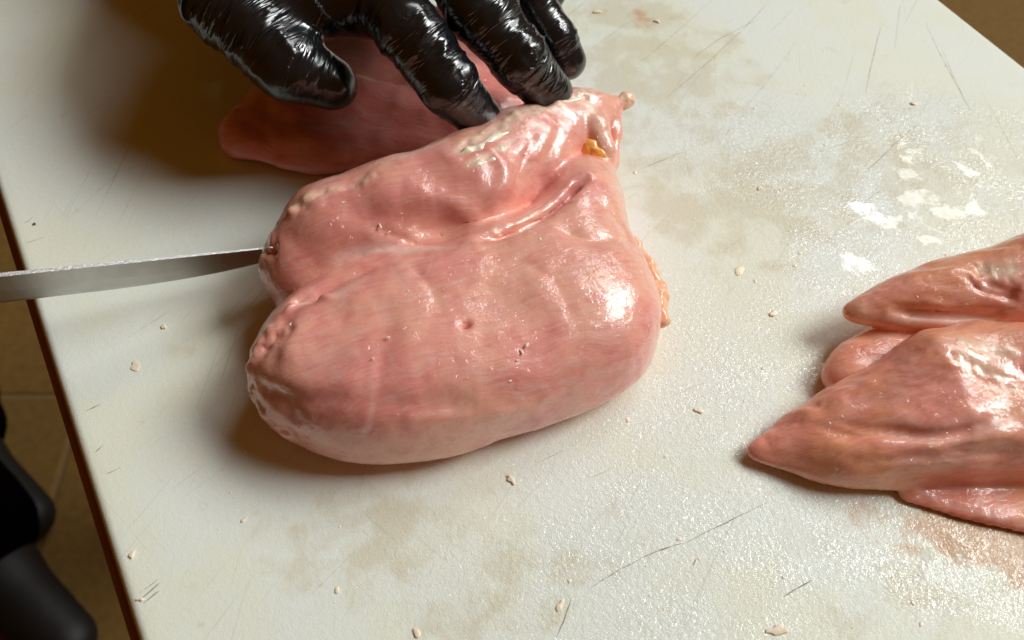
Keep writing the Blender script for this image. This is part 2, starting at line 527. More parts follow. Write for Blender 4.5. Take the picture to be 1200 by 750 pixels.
ROT = math.radians(28.5)
BX0, BX1, BY0, BY1 = -14.67, 25.86, -20.0, 40.0      # board extents in its own turned axes
def turn(o):
    o.rotation_euler = (0, 0, ROT)
    return o
BT = 1.5                                             # board thickness
table = empty('worktable', (0, 0, FLOOR_Z), 'dark brown wooden worktable under the white cutting board', 'table')
table.rotation_euler = (0, 0, ROT)
bpy.context.view_layer.update()
def local_part(name, V, F, mat, parent, **k):
    """V given in the parent's own axes, height from the board top"""
    V = np.array(V, float); V[:, 2] -= parent.location.z / CM
    o = link(name, V, F, mat, None, **k); o.parent = parent
    return o
V, F = box((BX0 - 0.52, BY0 - 1.2, -BT - 3.0), (BX1 - 1.0, BY1 + 1.2, -BT), 0.15)
local_part('tabletop', V, F, M['wood'], table, smooth_sh=False)
for sx in (BX0 + 1.5, BX1 - 8.5):
    for sy in (BY0 + 1.5, BY1 - 7.5):
        V, F = box((sx, sy, FLOOR_Z), (sx + 6, sy + 6, -BT - 3.0), 0.3)
        local_part('leg', V, F, M['wood'], table, smooth_sh=False)

def blobs(X, Y, L):
    A = np.zeros_like(X)
    for (x, y, rx, ry, ang, a) in L:
        ca, sa = math.cos(ang), math.sin(ang)
        u = ((X - x) * ca + (Y - y) * sa) / rx
        v = (-(X - x) * sa + (Y - y) * ca) / ry
        A = np.maximum(A, a * np.exp(-(u * u + v * v)))
    return A

def make_board():
    nx, ny = 150, 220
    e = 0.35
    def axis(a, b, n):
        s = np.linspace(a + e, b - e, n)
        k = e * (1 - np.cos(np.linspace(0, math.pi / 2, 6)[:-1]))
        k = e * np.sin(np.linspace(0, math.pi / 2, 6)[:-1]) * 0 + np.linspace(0, e, 6)[:-1]
        return np.concatenate([a + k, s, (b - k)[::-1]])
    xs, ys = axis(BX0, BX1, nx), axis(BY0, BY1, ny)
    X, Y = np.meshgrid(xs, ys, indexing='ij')
    ed = np.minimum.reduce([X - BX0, BX1 - X, Y - BY0, BY1 - Y])
    Z = np.where(ed < e, -e + np.sqrt(np.maximum(e * e - (e - np.minimum(ed, e)) ** 2, 0)), 0)
    V = np.stack([X.ravel(), Y.ravel(), Z.ravel()], 1)
    m, k = X.shape
    idx = np.arange(m * k).reshape(m, k)
    Q = np.stack([idx[:-1, :-1].ravel(), idx[1:, :-1].ravel(), idx[1:, 1:].ravel(), idx[:-1, 1:].ravel()], 1)
    rim = np.concatenate([idx[:, 0], idx[-1, 1:], idx[-2::-1, -1], idx[0, -2:0:-1]])
    r2 = len(V) + np.arange(len(rim))
    low = V[rim].copy(); low[:, 2] = -BT
    V = np.concatenate([V, low])
    n = np.roll(np.arange(len(rim)), -1)
    side = np.stack([rim, r2, r2[n], rim[n]], 1)
    c = len(V)
    V = np.concatenate([V, [[(BX0 + BX1) / 2, (BY0 + BY1) / 2, -BT]]])
    cen = np.stack([r2, np.full(len(rim), c), np.full(len(rim), c), r2[n]], 1)
    faces = [tuple(q) for q in Q] + [tuple(q) for q in side] + [(int(a), c, int(b)) for a, b in zip(r2, r2[n])]
    # painted masks are given in the place's axes
    ca, sa = math.cos(ROT), math.sin(ROT)
    WX, WY = V[:, 0] * ca - V[:, 1] * sa, V[:, 0] * sa + V[:, 1] * ca
    stain = blobs(WX, WY, BOARD_STAIN)
    wet = blobs(WX, WY, BOARD_WET)
    juice_shade = blobs(WX, WY, BOARD_JUICE_SHADE)
    o = link('cutting_board', V, faces, M['board'], attrs={'stain': stain, 'wet': wet, 'juice_shade': juice_shade})
    turn(o)
    return tag(o, 'large white plastic cutting board, wet, stained and scored by knives', 'cutting board')

BOARD_STAIN = [(5.3, 16.8, 3.2, 1.5, -0.2, 1.1), (8.6, 5.5, 2.0, 0.6, -0.85, 1.2), (-3.6, -7.6, 1.6, 1.3, 0.4, 1.1), (9.6, 2.4, 0.6, 0.5, 0, 1.0), (6, 13, 5, 4, 0, 0.9), (10, 6, 5, 4, 0.3, 0.8), (6.5, 5.0, 2.2, 1.6, -0.6, 1.0), (15, 8, 5, 4, 0, 0.7), (-4, -8, 4, 2.5, 0.2, 0.75),
               (0, -9.5, 5, 2.5, 0.2, 0.6), (-5, 5.5, 4, 2, 0.3, 0.5), (-11.5, -1.3, 0.8, 0.6, 0, 0.7), (4, 8, 4, 3, 0.3, 0.7), (12, -10, 5, 3, 0, 0.5)]
BOARD_WET = [(15.5, 5.5, 4.5, 3.2, 0.3, 1.0), (12.8, 2.6, 2.4, 1.2, 0.1, 0.95), (17, 8, 4, 3, 0, 0.85), (10, 8, 4, 3, 0, 0.5), (8, -4, 12, 8, 0, 0.32),
             (14, -8.7, 4, 1.6, -0.15, 0.95), (4, -9, 10, 4, 0, 0.3)]
BOARD_JUICE_SHADE = [(5.6, 16.6, 2.4, 1.0, -0.3, 0.45), (14.2, -8.0, 3.4, 1.0, -0.2, 1.0), (16, -8.6, 3, 1.2, 0, 0.9)]  # juice; below the front piece its brown shade is painted in too
board = make_board()

# ------------------------------------------------------------------ the chicken
def finish(name, V, Q, mat, tissue, parent=None):
    return link(name, V, Q, mat, parent, attrs={'tissue': np.clip(tissue, 0, 1)})

def paint(T, V, ch, pts, w, a, ragged=0.5, s=2.5):
    """lay tissue (0 fat, 1 red muscle, 2 membrane) along a 3-D line"""
    d, t = line_dist(V, pts)
    d = d * (1 + ragged * noise(V, s, ch + 5))
    T[:, ch] = np.maximum(T[:, ch], a * np.exp(-(d / w) ** 2) * np.clip(np.minimum(t, 1 - t) * 8 + 0.3, 0, 1))

BREAST_FORM = [   # points on the surface, height of the fold, its width
    ([(-5.23, -1.84, 3.84), (-5.45, -3.42, 3.87), (-5.23, -4.7, 3.55)], -0.12, 0.9),
    ([(-1.06, -1.24, 3.92), (0.52, -2.73, 3.76), (0.0, -4.01, 3.39)], -0.08, 1.0),
    ([(-8.26, 0.78, 2.82), (-8.0, 0.6, 3.09), (-7.6, 0.5, 3.35)], -0.28, -0.16),
    ([(-0.68, 0.47, 3.82), (1.13, 1.83, 3.62), (2.62, 3.47, 3.58)], -0.22, -0.1),
    ([(-6.9, -2.0, 3.52), (-5.86, -1.27, 3.6), (-4.3, -0.52, 3.77)], -0.14, -0.14),
    ([(-7.07, -2.31, 3.51), (-6.74, -1.81, 3.54), (-6.15, -1.57, 3.6), (-5.37, -1.82, 3.82)], 0.12, 0.14),
    ([(-4.68, 1.03, 4.0), (-3.33, 0.75, 3.48), (-1.5, 0.32, 3.83)], -0.14, -0.12),
    ([(-1.15, 4.26, 4.49), (-0.29, 3.2, 4.16), (-0.85, 1.92, 3.48)], 0.1, 0.25),
    ([(1.2, 5.9, 4.11), (0.44, 4.16, 3.98), (0.0, 2.77, 3.59)], -0.1, -0.2),
    ([(-7.78, -4.13, 2.59), (-6.02, -5.03, 3.12), (-4.47, -4.99, 3.46)], -0.08, 0.3),
    ([(-4.23, -5.33, 3.17), (-2.51, -5.43, 2.83), (0.0, -4.91, 2.39), (2.35, -3.79, 2.53)], 0.05, 0.25),
    ([(-3.52, -0.15, 3.81), (-2.64, -1.27, 3.96), (-2.06, -2.52, 3.91)], -0.05, -0.2),
    ([(0.0, -0.19, 3.87), (1.32, -1.23, 3.9), (2.07, -3.1, 3.38)], -0.05, -0.25),
    ([(-5.51, 1.31, 4.18), (-4.13, 1.27, 4.14), (-2.79, 1.29, 3.69), (-1.43, 0.58, 3.78)], -0.15, 0.5),
    ([(-3.6, 2.0, 4.43), (-2.38, 2.04, 4.1), (-1.55, 1.78, 3.63), (-1.06, 1.04, 3.65)], 0.14, 0.45),
    ([(-1.23, 0.48, 3.81), (0.28, 1.18, 3.73), (1.19, 1.97, 3.59), (2.69, 3.67, 3.54)], -0.38, 0.2),
    ([(-6.96, -2.13, 3.53), (-5.37, -0.84, 3.6), (-3.54, 0.01, 3.74), (-1.63, 0.24, 3.84)], -0.22, 0.3),
    ([(-1.41, -2.72, 3.88), (-1.36, -2.93, 3.87)], -0.3, 0.12),
    ([(-4.72, -4.9, 3.51), (-3.24, -5.24, 3.2), (-1.01, -4.92, 2.94)], -0.12, 0.45),
    ([(-3.79, -1.76, 3.96), (-3.84, -3.46, 3.94), (-4.07, -5.05, 3.42)], -0.09, 0.5),
    ([(-4.04, -3.46, 3.94), (-4.17, -5.15, 3.34), (-4.41, -5.8, 2.45)], 0.03, 0.16),
    ([(-6.91, -1.67, 3.42), (-6.44, -1.47, 3.51), (-6.01, -1.72, 3.67)], -0.2, 0.16),
    ([(-6.7, -1.98, 3.59), (-7.03, -3.27, 3.65), (-7.17, -4.2, 3.2)], -0.08, 0.3),
    ([(-7.78, -3.38, 3.1), (-7.28, -3.04, 3.52), (-6.97, -2.81, 3.64)], -0.22, 0.22),
    ([(-7.8, -4.21, 2.46), (-6.86, -4.84, 2.8), (-6.39, -5.39, 2.22)], -0.1, 0.35),
    ([(0.59, 4.76, 4.2), (0.0, 3.37, 3.99), (-0.43, 2.31, 3.67)], 0.12, 0.35),
    ([(1.81, 5.95, 3.86), (1.18, 4.19, 3.54), (0.89, 3.35, 2.72)], -0.1, 0.25),
    ([(2.56, 2.31, 3.67), (3.44, 2.13, 3.24), (4.09, 0.85, 3.0)], -0.1, 0.35),
    ([(1.39, 1.22, 3.78), (2.47, 0.59, 3.76), (4.13, 1.17, 2.83)], -0.14, 0.3),
    ([(-0.66, -1.23, 3.9), (1.05, -1.57, 3.92), (2.67, -0.86, 3.85)], 0.05, 0.6),
]
BREAST_RAG = [   # torn borders: points, height, width
    ([(-8.9, 1.11, -0.0), (-8.28, 0.68, 2.76), (-7.95, 1.74, 3.08), (-6.74, 1.86, 4.14), (-4.47, 2.63, 4.52)], 0.12, 0.35),
    ([(-6.99, -2.7, 3.63), (-7.66, -3.08, 3.26), (-8.04, -3.56, 2.65), (-7.89, -4.36, 1.95), (-7.09, -5.14, 1.46)], 0.16, 0.45),
    ([(-1.99, 3.51, 4.56), (-0.73, 5.01, 4.27), (1.21, 6.43, 4.01), (3.13, 7.67, 3.49)], 0.12, 0.35),
    ([(-1.1, 0.47, 3.82), (1.13, 1.88, 3.61), (2.62, 3.56, 3.57)], 0.1, 0.3),
]
BREAST_TISSUE_SHADE = [   # kind, points on the surface, width, amount
    (1, [(-7.16, -0.05, 3.24), (-4.96, 1.32, 4.17), (-2.79, 2.16, 4.26), (0.0, 3.66, 4.09)], 1.5, 0.45),
    (1, [(-6.83, -4.49, 3.2), (-5.0, -5.48, 2.92), (-3.51, -5.66, 2.72)], 1.2, 0.3),  # lower left side: redder muscle, partly shade painted into the colour
    (0, [(-1.99, 3.63, 4.56), (-1.16, 4.51, 4.44), (0.0, 5.5, 4.29), (1.21, 6.43, 4.01), (3.14, 7.8, 3.45)], 0.32, 0.85),
    (0, [(-1.55, 3.05, 4.52), (-0.71, 3.69, 4.47), (0.0, 4.49, 4.26)], 0.14, 0.9),
    (0, [(-8.22, 0.35, 2.73), (-8.27, 1.02, 2.79), (-7.95, 1.74, 3.08), (-6.75, 1.94, 4.13), (-4.48, 2.72, 4.51)], 0.2, 0.65),
    (0, [(-8.08, -3.74, 2.45), (-8.03, -3.31, 2.75), (-7.76, -3.08, 3.15)], 0.2, 0.25),
    (0, [(2.78, 7.13, 3.65), (3.06, 6.07, 3.33), (3.43, 5.04, 2.65)], 0.25, 0.6),
    (0, [(3.42, 3.56, 3.14), (4.64, 3.88, 0.0), (5.06, 2.38, 0.0)], 0.22, 0.6),
    (2, [(-5.93, 0.08, 3.3), (-4.71, 0.46, 3.39), (-3.3, 0.38, 3.59), (-1.77, 0.25, 3.83)], 0.2, 0.9),
    (2, [(-3.6, -0.74, 3.92), (-2.97, -0.19, 3.87), (-1.9, 0.16, 3.85)], 0.08, 0.35),
    (2, [(-3.89, -0.51, 3.84), (-3.29, -1.44, 3.96), (-2.86, -2.0, 3.97)], 0.06, 0.3),
    (2, [(-3.87, -1.76, 3.96), (-3.84, -3.46, 3.94), (-4.18, -4.5, 3.71), (-4.03, -5.15, 3.34), (-4.42, -5.85, 2.29)], 0.09, 0.35),
    (2, [(-6.77, -1.64, 3.47), (-5.85, -1.35, 3.62), (-4.98, -1.7, 3.88)], 0.18, 0.6),
    (2, [(-5.06, -3.43, 3.89), (-5.5, -4.45, 3.62)], 0.7, 0.25),
    (2, [(0.27, -0.2, 3.88), (1.3, -2.43, 3.78), (1.02, -3.69, 3.35)], 0.05, 0.25),
    (2, [(-1.06, -0.92, 3.94), (-2.01, -3.94, 3.75)], 0.05, 0.25),
    (2, [(-0.51, -4.28, 3.34), (1.29, -3.19, 3.53), (3.14, -2.71, 3.27)], 0.05, 0.25),
    (1, [(-5.24, 1.33, 4.16), (-3.32, 1.25, 3.91), (-1.65, 0.69, 3.72)], 0.4, 0.6),
    (1, [(-2.79, 2.02, 4.2), (-1.69, 1.69, 3.53), (-1.1, 0.77, 3.75)], 0.5, 0.5),
    (1, [(-1.09, 0.43, 3.83), (0.56, 1.26, 3.74), (2.62, 3.56, 3.57)], 0.25, 0.55),
    (1, [(-4.47, -4.95, 3.49), (-3.24, -5.22, 3.22), (-1.51, -5.03, 2.99)], 0.3, 0.22),
    (1, [(-1.41, -2.84, 3.88), (-1.36, -2.93, 3.87)], 0.15, 0.8),
    (1, [(-6.91, -2.37, 3.6), (-5.35, -0.97, 3.65), (-4.04, -0.4, 3.78)], 0.22, 0.4),
]
FRONT_FORM = [   # points on the surface, height of the fold, its width
    ([(8.84, -4.28, 0.81), (11.75, -3.53, 1.98), (13.8, -2.6, 2.71)], 0.12, -0.22),
    ([(8.04, -5.2, 0.72), (9.67, -4.23, 1.28)], 0.08, -0.2),
    ([(9.59, -4.62, 1.32), (11.38, -5.3, 1.88), (13.21, -5.64, 2.26), (15.24, -4.94, 2.46)], -0.12, -0.1),
    ([(12.28, -6.23, 1.63), (15.2, -6.03, 1.8)], -0.08, -0.1),
    ([(9.22, -4.7, 1.15), (10.09, -5.19, 1.5), (11.37, -5.35, 1.87), (12.97, -5.67, 2.21), (15.26, -4.89, 2.46)], -0.18, 0.26),
    ([(13.85, -2.6, 2.71), (14.5, -3.35, 2.56), (15.59, -3.76, 2.48)], 0.1, 0.3),
    ([(10.34, -6.2, 1.28), (12.26, -6.14, 1.73), (15.13, -5.88, 2.06)], -0.1, 0.2),
]
FRONT_RAG = [   # torn borders: points, height, width
    ([(8.06, -5.04, 0.7), (9.7, -4.13, 1.26), (11.77, -3.46, 1.97), (13.88, -2.52, 2.69), (15.72, -3.03, 2.7)], 0.05, 0.3),
    ([(12.12, -6.62, 0.35), (13.56, -7.23, 0.27), (15.36, -7.65, 0.34)], 0.05, 0.2),
    ([(13.67, -3.28, 2.7), (15.5, -4.07, 2.48)], 0.09, 0.4),
]
FRONT_TISSUE = [   # kind, points on the surface, width, amount
    (0, [(13.82, -2.52, 2.69), (14.35, -2.79, 2.66), (15.72, -3.03, 2.7)], 0.25, 0.8),
    (0, [(13.74, -2.99, 2.73), (14.47, -3.48, 2.53), (15.45, -4.22, 2.49)], 0.25, 0.75),
    (2, [(11.27, -5.28, 1.85), (12.96, -5.72, 2.19), (15.17, -5.22, 2.43)], 0.35, 0.6),
    (2, [(11.8, -6.3, 1.47), (15.13, -5.88, 2.06)], 0.4, 0.35),
    (1, [(9.2, -4.83, 1.15), (10.12, -5.02, 1.51), (11.31, -4.58, 1.8)], 0.35, 0.35),
    (1, [(12.64, -6.62, 0.35), (13.83, -7.1, 0.34), (15.4, -7.47, 0.37)], 0.5, 0.45),
    (2, [(12.36, -6.57, 0.42), (13.59, -7.08, 0.31), (15.36, -7.65, 0.34)], 0.12, 0.5),
]
BACK_FORM = [   # points on the surface, height of the fold, its width
    ([(11.66, -0.57, 1.69), (13.06, 0.0, 2.15), (15.22, 0.34, 2.64)], 0.1, -0.2),
    ([(12.41, -0.88, 1.78), (14.17, -1.3, 2.05), (16.18, -1.31, 2.54)], -0.12, -0.1),
    ([(14.87, 0.07, 2.63), (15.25, -0.62, 2.62), (16.31, -1.04, 2.73)], -0.12, -0.12),
    ([(12.41, -0.81, 1.83), (13.91, -1.19, 2.09), (15.97, -1.47, 2.29)], -0.2, 0.2),
    ([(12.19, -1.1, 1.45), (13.55, -2.09, 2.43), (15.08, -2.24, 2.55)], 0.08, 0.3),
    ([(15.29, -0.33, 2.7), (16.32, -0.92, 2.8)], -0.12, 0.25),
]
BACK_RAG = [   # torn borders: points, height, width
    ([(11.51, -0.54, 1.64), (13.06, 0.0, 2.15), (15.22, 0.34, 2.64), (16.77, 0.85, 3.0)], 0.05, 0.3),
    ([(15.38, 0.0, 2.72), (16.37, -0.52, 2.95)], 0.09, 0.4),
]
BACK_TISSUE = [   # kind, points on the surface, width, amount
    (0, [(11.51, -0.54, 1.64), (11.65, -0.91, 1.49), (11.92, -1.04, 1.27)], 0.25, 0.7),
    (0, [(15.34, 0.31, 2.68), (15.9, 0.05, 2.84), (16.57, 0.04, 3.03)], 0.3, 0.85),
    (2, [(12.55, -1.05, 1.68), (13.94, -1.38, 1.87), (15.92, -1.65, 2.27)], 0.28, 0.6),
    (1, [(13.18, -0.64, 2.18), (14.45, -0.85, 2.37), (15.94, -1.11, 2.6)], 0.35, 0.45),
    (1, [(11.4, -1.96, 1.12), (12.52, -2.4, 2.06)], 0.5, 0.5),
]
FLECKS = [   # place, outward direction, size
    ((0.44, 4.16, 3.98), (0.4, -0.41, 0.82), 0.12),
    ((0.9, 0.5, 3.87), (-0.06, 0.08, 0.99), 0.105),
    ((-5.48, 1.7, 4.28), (0.01, -0.19, 0.98), 0.09),
    ((-4.25, 0.97, 3.91), (0.1, -0.64, 0.76), 0.12),
    ((-3.98, 0.87, 3.77), (0.16, -0.7, 0.7), 0.075),
    ((0.31, -3.57, 3.54), (0.22, -0.37, 0.9), 0.12),
    ((0.46, -3.34, 3.61), (0.12, -0.33, 0.94), 0.112),
    ((0.15, -3.82, 3.46), (0.17, -0.45, 0.88), 0.075),
    ((-0.05, -4.35, 3.17), (0.25, -0.66, 0.71), 0.075),
    ((-3.19, -1.64, 3.98), (0.0, 0.01, 1.0), 0.068),
    ((-6.71, -2.7, 3.72), (-0.26, 0.13, 0.96), 0.075),
    ((-7.87, 0.67, 3.22), (-0.6, -0.21, 0.77), 0.09),
    ((3.07, 5.86, 3.11), (-0.23, -0.71, 0.66), 0.075),
    ((-3.67, -3.32, 3.96), (-0.0, -0.08, 1.0), 0.09),
    ((-1.13, 1.52, 3.42), (-0.2, 0.54, 0.82), 0.075),
    ((-1.47, 3.05, 4.52), (0.01, -0.19, 0.98), 0.068),
    ((1.63, 3.92, 3.19), (-0.55, 0.21, 0.8), 0.06),
    ((-4.08, -4.01, 3.86), (-0.01, -0.21, 0.98), 0.06),
    ((-6.39, -5.39, 2.22), (-0.36, -0.89, 0.27), 0.068),
    ((-0.26, -1.21, 3.88), (0.07, -0.06, 1.0), 0.045),
    ((-2.1, -1.58, 3.93), (0.01, -0.04, 1.0), 0.045),
    ((-2.46, -2.23, 3.94), (0.11, -0.0, 0.99), 0.053),
    ((-3.59, 1.38, 4.1), (0.28, -0.58, 0.77), 0.045),
    ((1.59, -1.21, 3.88), (0.04, 0.05, 1.0), 0.038),
]
FRINGE = [   # lines of pale fat along the far ridge, thickness
    ([(-1.93, 3.47, 4.56), (-1.48, 3.74, 4.57), (-1.09, 3.94, 4.53), (-0.58, 4.59, 4.37), (0.0, 4.98, 4.3)], 0.11),
    ([(-1.46, 2.9, 4.48), (-1.13, 3.18, 4.51), (-0.63, 3.5, 4.42), (-0.35, 4.03, 4.36), (0.17, 4.49, 4.22)], 0.09),
    ([(1.21, 6.26, 4.05), (1.83, 6.75, 3.92), (2.79, 7.39, 3.66)], 0.08),
]

def ragged(V, Q, lines):
    """torn, lumpy borders"""
    for pts, amp, w in lines:
        N = normals(V, Q)
        d, t = line_dist(V, pts)
        V = V + N * (amp * np.exp(-(d / w) ** 2) * (fbm(V, 1.9, 51, 3) + 0.1))[:, None]
    return V

def make_breast():
    g = Grid((-10, -7.6, -0.3), (6.6, 9.2, 5.6), 0.085)
    main = pillow(g, [(-8.45, -3.1), (-8.1, -1.8), (-7.3, -0.6), (-5.5, 0.8), (-3, 1.9), (0, 2.9), (1.8, 4.6), (3.1, 4.6), (4.15, 2.6), (4.8, 0.4),
                      (4.95, -1.3), (4.2, -2.9), (2.5, -4.1), (0, -5.05), (-2.6, -5.8), (-5.1, -5.95), (-7.1, -5.2), (-8.15, -4.2)],
                  1.15, 2.72, 1.2, 3.1, 2.5, soft=0.5)
    sh = ellipsoid(g, (2.55, 3.6, 1.6), (1.45, 2.3, 1.75), -0.15)
    main = smin(main, sh, 0.7)
    up = chain(g, [(-6.9, 0.9, 1.9, 1.65), (-6.0, 1.9, 2.2, 1.95), (-4.0, 2.6, 2.4, 2.05), (-1.65, 3.65, 2.5, 1.95), (0.4, 5.5, 2.5, 1.7), (1.9, 6.95, 2.5, 1.25), (2.8, 7.5, 2.55, 0.85), (3.9, 8.0, 2.65, 0.36)], 0.6)
    F = smin(main, up, 0.16)
    F = smin(F, cone(g, (-6.9, 0.9, 1.2), (-6.9, -1.1, 1.1), 1.05, 1.05), 0.2)
    fold = chain(g, [(2.5, 7.35, 3.0, .62), (3.05, 6.5, 3.0, .46), (3.4, 5.7, 2.6, .36), (3.6, 5.15, 2.0, .26)], 0.3)
    fold2 = chain(g, [(2.8, 7.5, 2.6, .6), (3.7, 7.75, 2.5, .38), (3.85, 7.0, 2.2, .32), (3.7, 5.8, 1.8, .28), (3.5, 5.1, 1.5, .2)], 0.3)
    F = smin(F, smin(fold, fold2, 0.08), 0.15)
    # flat underside on the board
    F = np.maximum(F, -(g.z - 0.02) * 1.0)
    V, Q = surface_nets(F, g)
    V = smooth(V, Q, 4)
    N = normals(V, Q)
    V = V + N * (0.10 * fbm(V, 0.35, 1, 2) + 0.02 * fbm(V, 1.6, 2, 2))[:, None]
    for pts, amp, w in BREAST_FORM:
        N = normals(V, Q)
        V = groove(V, N, pts, amp, w)
    V = ragged(V, Q, BREAST_RAG)
    V[:, 2] = np.maximum(V[:, 2], 0.01)
    T = np.zeros((len(V), 3))
    for ch, pts, w, a in BREAST_TISSUE_SHADE:
        paint(T, V, ch, pts, w, a)
    return V, Q, T

V, Q, T = make_breast()
breast = finish('chicken_breast', V, Q, M['breast'], T)
tag(breast, 'large raw pink whole chicken breast in the middle of the board, knife tip in it', 'chicken')

def make_rear():
    g = Grid((-12.5, 5.5, -0.3), (2.0, 17.2, 4), 0.12)
    a = pillow(g, [(-11.6, 8.6), (-11.2, 10.5), (-9.6, 13.4), (-5.5, 16.0), (-2, 15.5), (0.4, 12.5), (0.8, 9.0), (-1.5, 7.6), (-4.6, 7.2), (-7.8, 6.7), (-10.6, 7.4)],
               0.4, 0.9, 0.4, 1.6, 2.0)
    b = chain(g, [(-8.8, 9.6, 0.5, 1.0), (-6.0, 10.2, 0.6, 1.1), (-2.5, 9.2, 0.8, 1.0)], 0.5)
    F = np.maximum(smin(a, b, 0.5), -(g.z - 0.02))
    V, Q = surface_nets(F, g)
    V = smooth(V, Q, 3); N = normals(V, Q)
    V = V + N * (0.30 * fbm(V, 0.45, 4, 3))[:, None]
    V[:, 2] = np.maximum(V[:, 2], 0.01)
    T = np.zeros((len(V), 3))
    paint(T, V, 2, [(-6.6, 6.9, 1.2), (-5.6, 8.0, 2.4), (-4.4, 9, 2.6)], 0.35, 0.7)
    return finish('chicken_piece', V, Q, M['rear'], T)
tag(make_rear(), 'raw chicken piece lying under the gloved hand behind the big breast', 'chicken')

def make_front_piece():
    g = Grid((6.4, -9.4, -0.3), (23, 2.5, 4.4), 0.085)
    body = pillow(g, [(7.4, -5.3), (8.1, -4.55), (9.0, -3.85), (10.8, -3.0), (12.6, -2.0), (14.4, -1.1), (17, -1.2), (20.5, -1.7), (22, -3.7), (20.6, -5.8), (17, -6.4), (14.0, -6.5), (11.5, -6.6), (9.6, -6.35), (8.2, -5.85)],
                  0.30, lambda X, Y: np.clip(0.45 + 0.27 * (X - 7.3), 0.4, 2.2), 0.30, 1.4, 2.2, soft=0.3)
    top = chain(g, [(10.6, -4.0, 0.8, 0.7), (13.6, -2.9, 1.4, 1.0), (16.5, -2.9, 1.5, 1.1), (20, -3.2, 1.4, 1.1)], 0.6)
    F = smin(body, top, 0.35)
    flap = pillow(g, [(11.9, -6.7), (13.2, -6.0), (17, -6.0), (20, -6.3), (20.5, -7.6), (17.5, -8.15), (14.6, -7.65), (12.9, -7.2)], 0.12, 0.24, 0.12, 0.55, 2.0, soft=0.25)
    F = smin(F, flap, 0.05)
    F = np.maximum(F, -(g.z - 0.02))
    V, Q = surface_nets(F, g)
    V = smooth(V, Q, 3); N = normals(V, Q)
    V = V + N * (0.09 * fbm(V, 0.6, 6, 2) + 0.07 * (0.4 - np.abs(fbm(V @ np.array([[0.96, 0.28, 0], [-0.28, 0.96, 0], [0, 0, 1]]) * np.array([0.22, 1.0, 1.0]), 1.1, 26, 3))))[:, None]
    for pts, amp, w in FRONT_FORM:
        V = groove(V, normals(V, Q), pts, amp, w)
    V = ragged(V, Q, FRONT_RAG)
    V[:, 2] = np.maximum(V[:, 2], 0.01)
    T = np.zeros((len(V), 3))
    for ch, pts, w, a in FRONT_TISSUE:
        paint(T, V, ch, pts, w, a)
    return finish('chicken_piece', V, Q, M['tender'], T)

def make_back_piece():
    g = Grid((9.6, -4.2, -0.3), (24, 6, 5.0), 0.085)
    lo = pillow(g, [(10.4, -2.9), (10.6, -1.9), (12, -0.9), (15, 0.4), (19, 1.0), (22.5, 0.5), (22.5, -2.5), (18, -3.0), (13, -3.3), (11.2, -3.5)], 0.45, 0.75, 0.45, 1.2, 2.2, soft=0.3)
    up = pillow(g, [(11.1, -0.55), (12.6, 0.45), (14.4, 1.2), (16.4, 1.7), (18.2, 2.3), (21, 2.6), (23, 1.2), (22, -1.6), (18, -1.9), (14.6, -1.6), (12.3, -1.2)],
                lambda X, Y: np.clip(1.35 + 0.05 * (X - 11), 1.2, 1.9), lambda X, Y: np.clip(0.4 + 0.20 * (X - 11.4), 0.35, 1.7), 0.75, 1.5, 2.1, soft=0.35)
    kn = ellipsoid(g, (18.4, 1.3, 1.7), (1.9, 0.9, 1.0), 0.3)
    F = smin(smin(up, kn, 0.35), lo, 0.12)
    F = np.maximum(F, -(g.z - 0.02))
    V, Q = surface_nets(F, g)
    V = smooth(V, Q, 3); N = normals(V, Q)
    V = V + N * (0.08 * fbm(V, 0.6, 9, 2) + 0.07 * (0.4 - np.abs(fbm(V @ np.array([[0.96, 0.28, 0], [-0.28, 0.96, 0], [0, 0, 1]]) * np.array([0.22, 1.0, 1.0]), 1.1, 29, 3))))[:, None]
    for pts, amp, w in BACK_FORM:
        V = groove(V, normals(V, Q), pts, amp, w)
    V = ragged(V, Q, BACK_RAG)
    V[:, 2] = np.maximum(V[:, 2], 0.01)
    T = np.zeros((len(V), 3))
    for ch, pts, w, a in BACK_TISSUE:
        paint(T, V, ch, pts, w, a)
    return finish('chicken_piece', V, Q, M['tender'], T)
tag(make_front_piece(), 'raw chicken piece at the right edge with pointed tip, nearest the camera', 'chicken')
tag(make_back_piece(), 'raw chicken piece at the right edge, folded double behind the pointed one', 'chicken')

# ------------------------------------------------------------------ the gloved left hand
FINGERS = {
    'thumb': [(-11.0, 17.6, 7.4, 1.9), (-11.9, 13.2, 6.6, 1.7), (-10.3, 9.8, 5.9, 1.52), (-7.9, 7.7, 4.8, 1.34), (-6.55, 7.5, 4.1, 1.0)],
    'index': [(-6.0, 12.7, 6.6, 1.3), (-3.68, 7.75, 6.4, 1.18), (-2.15, 6.35, 5.1, 1.1), (-1.2, 6.25, 3.7, 0.93)],
    'middle': [(-3.4, 13.0, 6.8, 1.3), (-1.15, 8.7, 6.4, 1.2), (0.3, 7.6, 5.1, 1.12), (1.35, 7.5, 3.8, 0.92)],
    'ring': [(-1.2, 14.4, 6.2, 1.15), (0.63, 10.8, 5.4, 1.0), (1.52, 9.8, 4.4, 0.88), (2.06, 9.45, 3.5, 0.74)],
    'pinky': [(0.4, 16.6, 5.6, 1.0), (1.2, 14.6, 4.4, 0.85), (1.4, 14.0, 3.2, 0.76), (1.2, 14.2, 2.1, 0.65)],
}
WRIST = (-9.0, 21.6, 8.4, 2.5)
